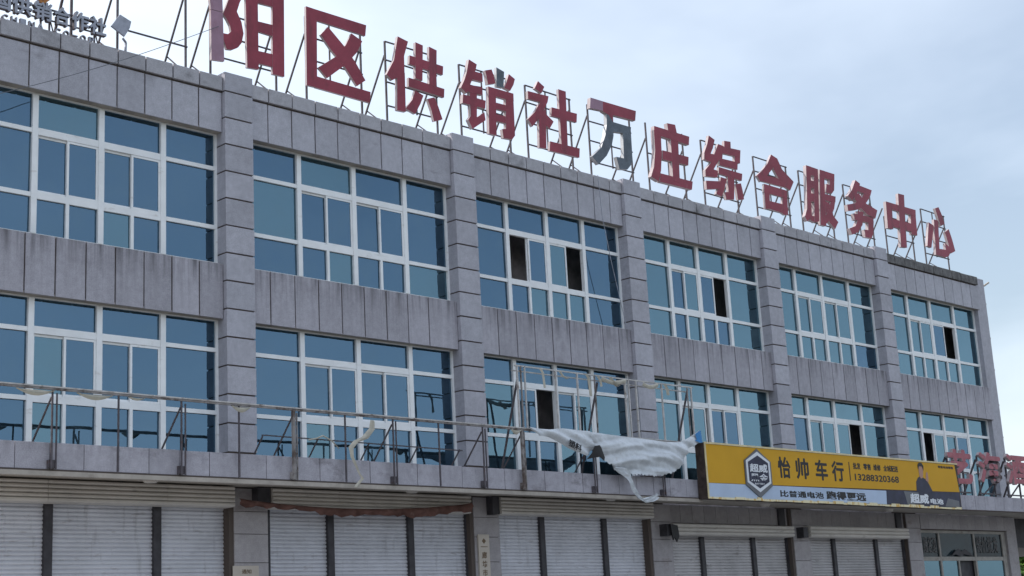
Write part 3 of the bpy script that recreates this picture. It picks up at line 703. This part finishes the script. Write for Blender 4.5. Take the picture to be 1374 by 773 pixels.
b = B(); b.bar((-3.02, .52, 14.6), (-3.0, 1.7, 12.2), .042); b.build('brace', M_iron, t)
b = B(); b.prism([(-2.45, 13.22), (-2.27, 13.50), (-2.03, 13.42), (-2.06, 13.28), (-2.17, 13.08)], .02, .06, 0, 0)
tag(b.build('loose_plate', M_silver, None, loc=(-2.2, .04, 13.1)), 'bent grey square plate hanging on a steel post at the upper left roof edge', 'metal plate')
# small silver lettering on the coping
t = thing('silver_lettering', 'row of small silver letters on rails along the roof edge, upper left', 'sign', (-3.7, .05, 12.77))
for ch, a, bb in (('国', -4.86, -4.47), ('供', -4.44, -4.06), ('销', -4.02, -3.67), ('合', -3.62, -3.31), ('作', -3.27, -2.93), ('社', -2.90, -2.57)):
    text_mesh(ch, a, bb, 12.96, 13.31, .00, [M_silver, M_iron], .09, .03, 'letter', t)
for i, ch in enumerate('CHINA CO-OP'):
    if ch not in ' ': text_mesh(ch, -4.62+.17*i, -4.51+.17*i, 12.76 if ch != '-' else 12.81, 12.875 if ch != '-' else 12.83, .0, [M_silver, M_iron], .06, .02, 'letter', t)
b = B(); b.bar((-5.2, .10, 13.24), (-2.6, .10, 13.24), .03); b.bar((-5.2, .10, 13.03), (-2.6, .10, 13.03), .025); b.build('rail', M_iron, t)
b = B()
for x in (-4.7, -3.66, -2.75): b.bar((x, .12, 12.74), (x, .12, 13.26), .03); b.bar((x, .12, 13.1), (x+.25, .35, 12.76), .02)
b.build('post', M_iron, t)
t = thing('diamond_emblem', 'ochre edged dark diamond emblem on a thin pole above the silver letters', 'emblem', (-3.84, .08, 12.77))
cx, cz, hw = -3.84, 13.80, .54
b = B(); b.prism([(cx-hw, cz), (cx, cz-hw), (cx+hw, cz), (cx, cz+hw)], .03, .08); b.build('border', [M_orange, M_orange], t)
b = B(); w = hw-.09; b.prism([(cx-w, cz), (cx, cz-w), (cx+w, cz), (cx, cz+w)], .022, .03); b.build('plate', [M_grey, M_grey], t)
b = B(); b.bar((cx, .10, 12.74), (cx, .10, 13.9), .03); b.build('pole', M_iron, t)

# ---------------------------------------------------------------- railing on the canopy
t = thing('canopy_railing', 'long rusty steel railing bolted along the front of the canopy', 'railing', (3, -1.6, 4.6))
YR = -1.6; ZR = 5.875
b = B(); b.bar((-7, YR, ZR+.02), (12.0, YR, ZR-.02), .042); b.bar((-7, YR-.02, ZR+.045), (12.0, YR-.02, ZR+.01), .022, mi=1); b.build('top_rail', [M_rust, M_lite], t)
main = [-6.8, -4.37, -1.97, .40, 2.78, 5.19, 6.33, 8.55, 10.9]; thin = [-5.6, -3.18, -.79, 1.60, 3.97]
for x in main:
    thick = x in (.40, 6.33)
    b = B()
    b.bar((x, YR, 4.60), (x, YR, ZR), .026 if not thick else .055); b.bar((x+.09, YR+.02, 4.60), (x+.09, YR+.02, ZR-.05), .022)
    b.box(x-.03, x+.11, YR+.03, YC-.004, 4.62, 4.75)
    if thick:
        for i in range(7): z = 4.65+.16*i; b.bar((x, YR+.01, z), (x+.09, YR+.01, z+.16), .016)
    b.build('post', M_rust if thick else M_iron, t)
    b = B(); b.bar((x, YR+.03, ZR-.12), (x-.05, -.95, 4.98), .024); b.build('brace', M_iron, t)
for x in thin:
    b = B(); b.bar((x, YR, 4.60), (x, YR, ZR), .026); b.build('post', M_iron, t)
b = B(); b.bar((-.02, -1.2, 5.44), (4.97, -1.2, 5.40), .022); b.build('lower_rail', M_iron, t)
for x in (0, 1.25, 2.5, 3.75, 4.9):
    b = B(); b.bar((x, -1.2, 5.42), (x-.03, -.85, 4.98), .022); b.build('brace', M_iron, t)
# upper frame
t = thing('sign_back_frame', 'upright rusty white steel frame standing on the railing behind the torn tarpaulin', 'sign frame', (9.4, -1.5, 5.9))
ZU = 7.25
b = B(); b.bar((6.3, -1.52, ZU), (12.38, -1.52, ZU), .03); b.build('rail', M_lite, t)
b = B(); b.bar((6.3, -1.42, ZU-.09), (12.3, -1.42, ZU-.10), .025); b.build('rail', M_lite, t)
for x, w, m in ((6.37, .035, M_lite), (6.48, .03, M_rust), (6.6, .03, M_lite), (7.56, .035, M_lite), (8.26, .035, M_lite), (8.84, .03, M_rust), (9.87, .035, M_lite), (10.0, .03, M_lite), (10.26, .035, M_lite), (11.19, .035, M_lite), (12.16, .025, M_rust), (12.3, .035, M_lite)):
    b = B(); b.bar((x, -1.52, 5.9), (x, -1.52, ZU), w); b.build('post', m, t)
for p, q_ in (((8.95, -1.5, 7.1), (8.75, -1.0, 5.0)), ((12.2, -1.5, 7.2), (11.7, -1.2, 5.0)), ((6.4, -1.5, 7.0), (6.35, -.9, 5.0))):
    b = B(); b.bar(p, q_, .035); b.build('brace', M_iron, t)
for i, (x, zlo) in enumerate(((7.15, 6.82), (7.85, 7.08), (9.0, 7.0), (8.62, 6.75), (11.35, 6.98), (9.5, 7.04))):
    b = B(); w = .035
    pts = [(x-.09, ZU-.01), (x-.02, ZU-.1), (x, (ZU+zlo)/2), (x+.02, zlo)]
    if i in (1, 5): pts = [(x-.18, ZU-.02), (x-.08, ZU-.12), (x+.04, zlo), (x+.12, zlo+.03)]
    rows = [[(px-w, -1.55, z) for px, z in pts], [(px, -1.57-.01*i, z) for px, z in pts], [(px+w, -1.55, z+.02) for px, z in pts]]
    b.sheet(rows); b.build('rag', M_cream, t)
for xa_, xb_ in ((9.0, 9.85), (10.45, 11.0)):
    b = B(); rows = []
    for j in range(9):
        f = j/8; x = xa_+(xb_-xa_)*f; zz = ZU-.03-.07*math.sin(math.pi*f); rows.append([(x, -1.56, zz+.03), (x, -1.60, zz-.02+.015*math.sin(j*2)), (x, -1.55, zz-.07+.01*math.sin(j*3))])
    b.sheet(rows); b.build('rag', M_cream, t)

# ---------------------------------------------------------------- torn tarpaulin
def lerp(pts, f):
    ds = [0]
    for a, c in zip(pts, pts[1:]): ds.append(ds[-1] + math.dist(a, c))
    d = f*ds[-1]
    for i in range(len(pts)-1):
        if d <= ds[i+1] + 1e-9:
            u = (d-ds[i])/max(1e-9, ds[i+1]-ds[i]); return tuple(p+(q-p)*u for p, q in zip(pts[i], pts[i+1]))
    return pts[-1]
t = thing('torn_tarpaulin', 'torn white tarpaulin sagging from the canopy railing left of the yellow sign', 'tarpaulin', (10, -1.7, 5.0))
top = [(8.31, 5.92), (8.95, 5.90), (9.63, 5.88), (10.34, 5.86), (11.07, 5.84), (11.5, 5.86), (11.83, 5.98), (12.26, 6.18)]
bot = [(8.31, 5.92), (8.50, 5.63), (8.75, 5.35), (9.13, 5.12), (9.54, 5.03), (10.1, 5.04), (10.4, 5.02), (10.82, 5.07), (11.27, 5.16), (11.60, 5.40), (11.75, 5.70), (12.26, 5.90)]
rw = random.Random(3); NU, NV = 130, 60; rows = []
for j in range(NV+1):
    v = j/NV; row = []
    for i in range(NU+1):
        u = i/NU; a = lerp(top, u); c = lerp(bot, u)
        x = a[0]+(c[0]-a[0])*v; z = a[1]+(c[1]-a[1])*v
        # swags hang between the two upper corners: folds follow curves of constant sag
        s = z + .42*((x-10.3)/1.9)**2
        d = .045*math.sin(s*17+math.sin(x*2.1)*1.3) + .012*math.sin(s*41+x*3+math.sin(x*5)) + .016*math.sin(x*11+z*7) + .005*math.sin(x*31+z*17+math.sin(z*23))
        e = min(1, 6*min(u, 1-u)+.15)*min(1, 4*v+.15)
        zz = z + (.018*math.sin(i*1.9)+.012*math.sin(i*.7) if j == NV and .15 < u < .9 else 0)
        row.append((x, -1.70 - .10*math.sin(math.pi*v)*math.sin(math.pi*u) + d*e, zz))
    rows.append(row)
b = B(); b.sheet(rows); b.build('sheet', M_tarp, t)
tl = [(9.05, 5.18), (9.45, 5.16), (9.60, 5.02), (9.66, 4.80), (9.78, 4.60), (9.98, 4.50), (10.22, 4.56), (10.46, 4.64)]
tr = [(9.02, 5.12), (9.30, 5.0), (9.50, 4.84), (9.62, 4.66), (9.78, 4.48), (10.06, 4.40), (10.3, 4.44), (10.50, 4.52)]
rows = []
for j in range(6):
    v = j/5; rows.append([(lambda a, c: (a[0]+(c[0]-a[0])*v, -1.76+.03*math.sin(j*2.4+i*.8), a[1]+(c[1]-a[1])*v))(lerp(tl, i/24), lerp(tr, i/24)) for i in range(25)])
b = B(); b.sheet(rows); b.build('hanging_tail', M_tarp, t)
lt = [(6.38, 5.93), (6.8, 5.90), (7.1, 5.90), (7.5, 5.95), (8.0, 5.94), (8.38, 5.94)]; lb2 = [(6.45, 5.88), (6.75, 5.76), (7.1, 5.74), (7.35, 5.66), (7.72, 5.52), (8.23, 5.38), (8.48, 5.56)]
rows = []
for j in range(15):
    v = j/14; row = []
    for i in range(41):
        a = lerp(lt, i/40); c = lerp(lb2, i/40); x = a[0]+(c[0]-a[0])*v; z = a[1]+(c[1]-a[1])*v
        row.append((x, -1.68-.05*math.sin(math.pi*v)+.035*math.sin(z*22+x*9)*min(1, 3*v+.2), z))
    rows.append(row)
b = B(); b.sheet(rows); b.build('sheet', M_tarp, t)
b = B(); b.sheet([[(8.38, -1.80, 5.60), (8.52, -1.83, 5.62), (8.60, -1.80, 5.58)], [(8.30, -1.80, 5.46), (8.55, -1.84, 5.45), (8.70, -1.80, 5.36)], [(8.12, -1.78, 5.30), (8.5, -1.82, 5.36), (8.68, -1.79, 5.28)]]); b.build('dark_patch', M_ink, t)
b = B(); b.sheet([[(12.05, -1.74, 6.08), (12.15, -1.77, 6.14), (12.27, -1.74, 6.18)], [(12.10, -1.74, 5.95), (12.2, -1.78, 5.98), (12.30, -1.74, 5.96)], [(12.02, -1.74, 5.92), (12.16, -1.77, 5.88), (12.30, -1.74, 5.88)]]); b.build('blue_tip', M_blue, t)
text_mesh('塑料', 7.55, 7.95, 5.56, 5.72, -1.80, M_ink, .003, .03, 'lettering', t).rotation_euler = (0, math.radians(18), 0)
# other cloths on the railing
b = B(); pts = [(2.22, 5.78, .05), (2.20, 5.62, .07), (2.02, 5.44, .08), (1.80, 5.36, .06), (1.68, 5.24, .06), (1.70, 5.05, .04), (1.80, 4.88, .035), (1.86, 4.76, .03), (1.93, 4.66, .03), (1.82, 4.56, .035), (1.76, 4.50, .03)]
rows = [[(x-w, -1.66, z+.01), (x, -1.70+.02*math.sin(i*2.1), z), (x+w, -1.66, z-.01)] for i, (x, z, w) in enumerate(pts)]
tag(b.sheet(rows).build('cloth_strip', M_cream, None, loc=(1.7, -1.68, 5)), 'twisted white rag strip hanging from the railing in front of the canopy edge', 'rag')
b = B(); pts = [(1.72, 5.28), (1.55, 5.42), (1.35, 5.50), (1.2, 5.44), (1.0, 5.40)]
rows = [[(x, -1.24, z+.015), (x, -1.26, z), (x, -1.24, z-.015)] for x, z in pts]
tag(b.sheet(rows).build('cloth_strip', M_cream, None, loc=(1.4, -1.25, 5.4)), 'thin pale rag string looped over the lower rail of the canopy', 'rag')
for n_, (xa, xb, dz, lab) in enumerate(((-5.0, -4.35, .09, 'first cream cloth roll sagging from the railing at the far left'), (-3.95, -3.3, .09, 'second cream cloth roll sagging from the railing, beside the second window mullion'), (-.95, -.55, .10, 'short cream cloth sagging from the railing just left of the first pillar'), (-3.0, -2.7, .04, 'small cream scrap lying along the top rail at the left'), (6.0, 6.3, .10, 'short cream cloth hung on the railing right of the second pillar'))):
    rows = []
    for i in range(11):
        f = i/10; x = xa+(xb-xa)*f; s = math.sin(math.pi*f)
        rows.append([(x, YR+.03, ZR-.02), (x, YR-.05-.02*s, ZR-.02-dz*s*.6), (x, YR-.01, ZR-.03-dz*s)])
    b = B(); tag(b.sheet(rows).build('cloth_roll', M_cream, None, loc=((xa+xb)/2, YR, ZR)), lab, 'cloth', 'cloths hung on the canopy railing')
rows = []; rw2 = random.Random(12)
for i in range(49):
    f = i/48; x = .0 + 5.9*f; sag = 4.37 - .16*math.sin(math.pi*min(1, f*1.0))**.8 + .06*f
    hgt = .10 + .09*f + .02*math.sin(i*1.7) + .03*math.sin(i*.37+1) + rw2.uniform(-.025, .025)
    rows.append([(x, -.44, sag), (x, -.50-.03*math.sin(i*1.3), sag-hgt*.35), (x, -.46+.04*math.sin(i*2.0), sag-hgt*.7), (x, -.47+.03*math.sin(i*2.9), sag-hgt)])
b = B(); tag(b.sheet(rows).build('torn_banner', M_brown, None, loc=(3, -.47, 4.2)), 'torn faded brown red cloth banner strung below the second shutter box', 'banner')
b = B(); b.prism([(17.2-3.05, 3.84), (17.35-3.05, 3.84), (17.5-2.9, 3.62), (17.3-2.9, 3.62)], -.02, .02, 0, 0)
# torn hanging on motor
b = B(); b.prism([(12.52, 4.10), (12.80, 4.06), (12.84, 3.80), (12.74, 3.66), (12.66, 3.78), (12.60, 3.70)], -.40, -.37, 0, 0)
tag(b.build('black_plastic', M_ink, None, loc=(12.6, -.38, 3.9)), 'torn black plastic hanging at the left end of the fourth shutter box', 'plastic sheet')

# ---------------------------------------------------------------- yellow shop sign
t = thing('shop_sign', 'long yellow shop sign with black lettering, phone number and hexagon emblem', 'sign', (18, -1.7, 4.55))
SX0, SX1 = 12.27, 24.25; YS = -1.80
b = B(); b.box(SX0, SX1, YS, -1.53, 4.56, 5.885); b.build('box', M_box, t)
def flat(name, poly, k, m, label=None): 
    b = B(); b.prism(poly, YS-.004*k, YS-.004*(k-1)-.0005, 0, 0); return b.build(name, [m], t, label=label)
flat('yellow_panel', [(SX0+.05, 4.93), (24.22, 5.06), (24.10, 5.85), (SX0+.05, 5.855)], 1, M_yel)
flat('pale_band', [(SX0+.05, 4.60), (20.16, 4.61), (20.2, 4.98), (SX0+.05, 4.925)], 1, M_band)
flat('dark_band', [(20.18, 4.61), (24.2, 4.60), (24.20, 5.05), (20.22, 4.99)], 1, M_navy)
flat('grey_print', [(21.25, 4.62), (21.6, 4.62), (21.9, 4.98), (21.1, 5.0)], 2, M_grey)
flat('grey_print', [(23.3, 4.62), (24.12, 4.62), (24.12, 4.80), (23.5, 4.86)], 2, M_grey)
b = B(); b.box(SX0, SX1, YS-.02, YS, 5.857, 5.90); b.box(SX0, SX0+.045, YS-.02, YS, 4.60, 5.857); b.build('trim', M_trim, t)
b = B(); rr = random.Random(9); x = SX0
while x < SX1-.1:
    w_ = rr.uniform(.12, .5); b.box(x, min(x+w_, SX1), YS-.02, YS-.0005, 4.56-rr.uniform(0, .012), 4.60+rr.choice((0, 0, 0, .02, .035))); x += w_+.003
b.build('torn_edge', M_torn, t)
# emblem
def hexa(cx, cz, w, h, e): return [(cx, cz+h), (cx+w, cz+e), (cx+w, cz-e), (cx, cz-h), (cx-w, cz-e), (cx-w, cz+e)]
HX, HZ = 14.335, 5.245
emb = B(); emb.prism(hexa(HX, HZ-.02, .545, .60, .30), YS-.03, YS-.0045, 0, 0); eo = emb.build('emblem', [M_grey], t)
for k_, (w_, h_, e_, m_) in enumerate(((.49, .50, .265, M_white), (.415, .405, .23, M_navy))):
    e2 = B(); e2.prism(hexa(HX, HZ+.015, w_, h_, e_), YS-.034-.004*k_, YS-.0305-.004*k_, 0, 0); e2.build('emblem_layer', [m_], eo)
text_mesh('超威', HX-.36, HX+.36, 5.25, 5.45, YS-.043, M_white, .003, .03, 'lettering', eo)
text_mesh('黑金', HX-.35, HX+.36, 5.02, 5.22, YS-.043, M_white, .003, .014, 'lettering', eo)
text_mesh('BATTERY', HX-.2, HX+.2, 4.945, 4.985, YS-.043, M_white, .003, .02, 'lettering', eo)
for ch, a, c in (('怡', 15.22, 15.74), ('帅', 16.0, 16.55), ('车', 16.87, 17.41), ('行', 17.63, 18.18)):
    text_mesh(ch, a, c, 5.16, 5.68, YS-.008, M_ink, .003, .03, 'lettering', t)
b = B(); b.box(18.45, 18.49, YS-.008, YS-.0045, 5.19, 5.69); b.build('divider', M_box, t)
for w_, a, c in (('批发', 18.66, 19.02), ('零售', 19.17, 19.53), ('维修', 19.67, 20.03), ('全城配送', 20.18, 20.92)):
    text_mesh(w_, a, c, 5.51, 5.68, YS-.008, M_ink, .003, .035, 'lettering', t)
text_mesh('13288320368', 18.70, 20.91, 5.215, 5.39, YS-.008, M_ink, .003, .035, 'lettering', t)
text_mesh('比普通电池', 15.2, 17.12, 4.68, 4.84, YS-.008, M_ink, .003, .035, 'lettering', t)
text_mesh('跑得更远', 17.26, 19.13, 4.67, 4.88, YS-.008, M_ink, .003, .05, 'lettering', t)
text_mesh('超威', 21.42, 22.40, 4.68, 4.94, YS-.012, M_white, .003, .045, 'lettering', t)
text_mesh('电池', 22.50, 23.2, 4.68, 4.83, YS-.012, M_white, .003, .04, 'lettering', t)
text_mesh('常能电池销售', 23.14, 24.0, 5.72, 5.79, YS-.008, M_ink, .003, .04, 'lettering', t)
# printed figure of a man in a dark shirt
flat('printed_figure', [(21.80, 5.0), (21.83, 5.28), (21.95, 5.40), (22.06, 5.44), (22.22, 5.42), (22.38, 5.36), (22.52, 5.24), (22.72, 4.99)], 2, M_navy)
flat('printed_figure', [(22.04, 5.46), (22.03, 5.60), (22.05, 5.72), (22.22, 5.74), (22.27, 5.62), (22.25, 5.50), (22.20, 5.40), (22.10, 5.38)], 3, M_skin)
flat('printed_figure', [(22.01, 5.64), (21.99, 5.76), (22.08, 5.83), (22.22, 5.83), (22.31, 5.74), (22.28, 5.60), (22.24, 5.72), (22.10, 5.73), (22.05, 5.71)], 4, M_ink)
flat('printed_figure', [(22.36, 5.34), (22.40, 5.50), (22.44, 5.58), (22.50, 5.56), (22.52, 5.42), (22.50, 5.28)], 3, M_skin)

# ---------------------------------------------------------------- red letters on the canopy
for ch, a, c, z0, z1, lab in (('艺', 24.62, 25.95, 5.42, 6.40, 'faded red letter on a steel stand, partly behind the right end of the yellow sign'),
                      ('海', 26.45, 27.85, 5.50, 6.40, 'middle one of the three faded red letters standing on the canopy'),
                      ('酒', 28.25, 29.50, 5.50, 6.42, 'rightmost faded red letter on the canopy, against the sky')):
    t = thing('canopy_letter', lab, 'sign letter', ((a+c)/2, -1.3, 4.98), 'small red letters standing on the canopy')
    text_mesh(ch, a, c, z0, z1, -1.36, [M_ltred, M_side], .10, .045, 'stroke', t)
    for x in (a+.15, c-.3):
        b = B(); b.bar((x, -1.22, 4.99), (x, -1.22, z1-.1), .045); b.build('post', M_iron, t)
        b = B(); b.bar((x, -1.18, z1-.2), (x, -.55, 4.99), .045); b.build('brace', M_iron, t)
    for z in (5.15, 5.75): b = B(); b.bar((a, -1.24, z), (c, -1.24, z), .04); b.build('rail', M_iron, t)
    b = B(); b.bar((a+.15, -1.2, 5.0), (c-.3, -1.2, 5.5), .035); b.build('brace', M_iron, t)

# ---------------------------------------------------------------- plaques and wires
t = thing('vertical_plaque', 'narrow cream vertical plaque with brown characters on the second column', 'plaque', (6.48, -.12, 2.2))
b = B(); b.box(6.32, 6.64, -.14, -.105, 1.9, 3.80); b.build('board', M_plq, t)
b = B(); b.prism([(6.42, 3.66), (6.48, 3.60), (6.54, 3.66), (6.48, 3.72)], -.144, -.1405); b.build('emblem', [M_gold, M_gold], t)
b = B(); b.box(6.38, 6.58, -.143, -.1405, 3.53, 3.545); b.build('rule', M_gold, t)
for i, ch in enumerate('廊坊市广阳区供销'):
    z = 3.36 - .185*i; text_mesh(ch, 6.41, 6.55, z-.07, z+.07, -.143, M_gold, .002, .02, 'lettering', t)
t = thing('paper_notice', 'pale paper notice pasted low on the first column', 'notice', (.36, -.105, 2.6))
b = B(); b.box(.07, .65, -.112, -.105, 2.3, 3.165); b.build('sheet', M_plq, t)
text_mesh('通知', .27, .48, 3.02, 3.10, -.115, M_gold, .002, .02, 'lettering', t)
b = B(); b.box(.30, .62, -.1155, -.1125, 2.93, 2.945); b.box(.30, .62, -.1155, -.1125, 2.86, 2.875); b.build('lettering', M_gold, t)
b = B(); pts = []
for i in range(25):
    f = i/24; p0 = Vector((-6.2, -1.2, 10.4)); p1 = Vector((-.05, .03, 13.85)); p = p0.lerp(p1, f); p.z -= .12*math.sin(math.pi*f); pts.append(p)
b.path(pts, .012, 4); tag(b.build('thin_cable', M_grey, None, loc=(-3, 0, 12)), 'thin slack cable rising across the left parapet to the first red letter', 'cable')
b = B(); b.path([(11.05, -.12, 12.75), (11.1, -.13, 11.7), (11.3, -.14, 10.6), (11.75, -.12, 8.9)], .012, 4)
tag(b.build('thin_cable', M_silver, None, loc=(11, -.12, 11)), 'thin pale wire hanging from the roof edge across the third upper window', 'cable')

# ---------------------------------------------------------------- tree beyond the right end
def tree(x, y, h, r, seed, label, n=22000):
    rr = random.Random(seed); t = thing('leafy_tree', label, 'tree', (x, y, .1), None)
    b = B(); b.path([(x, y, .1), (x+.05, y, h*.25), (x-.05, y+.1, h*.5)], .34, 8)
    for i in range(7):
        a = rr.uniform(0, 6.28); b.bar((x, y, h*(.25+.03*i)), (x+r*.6*math.cos(a), y+r*.6*math.sin(a), h*(.5+.05*i)), .14, 6, w2=.04)
    b.build('trunk', M_bark, t)
    cl = []
    for i in range(34):
        a = rr.uniform(0, 6.28); e = rr.uniform(-.5, 1); q_ = math.sqrt(1-min(1, e*e))*r*rr.uniform(.45, 1)
        cl.append((x+q_*math.cos(a), y+q_*math.sin(a), h*.62+e*h*.36, rr.uniform(.45, .95)))
    b = B()
    for i in range(n):
        c = rr.choice(cl); v = Vector((rr.gauss(0, 1), rr.gauss(0, 1), rr.gauss(0, 1))).normalized()*c[3]*rr.uniform(.6, 1.1)
        p = Vector(c[:3])+v; s = rr.uniform(.09, .17); u = Vector((rr.gauss(0,1), rr.gauss(0,1), rr.gauss(0,.6))).normalized(); w_ = u.cross(Vector((rr.gauss(0,1), rr.gauss(0,1), rr.gauss(0,1)))).normalized()
        b.face([p-u*s, p+w_*s*.5, p+u*s, p-w_*s*.5], rr.choice((0, 0, 1)))
    b.build('crown', [M_leafA, M_leafB], t)['kind'] = 'stuff'
tree(53.5, 9.8, 4.9, 3.0, 1, 'green leafy tree at the lower right beside the corner column')
tree(64, 15, 5.2, 3.4, 2, 'dark green tree standing farther back beyond the building corner')

b = B(); prof = [(31.2+.09*i, .30 + (.03 if i % 2 else 0)) for i in range(100)]
b.sheet([[(x, y, 3.66) for x, y in prof], [(x, y, 4.61) for x, y in prof]]); b.sheet([[(x, y, 3.66) for x, y in prof], [(x, 6.5, 3.66) for x, y in prof]])
b.sheet([[(x, 6.5, 3.66) for x, y in prof], [(x, 6.5, 4.61) for x, y in prof]])
tag(b.build('lean_to_roof', M_rail, None, loc=(35, 3, 4)), 'dark sheeted lean-to roof tucked under the canopy beyond the corner column', 'roof')
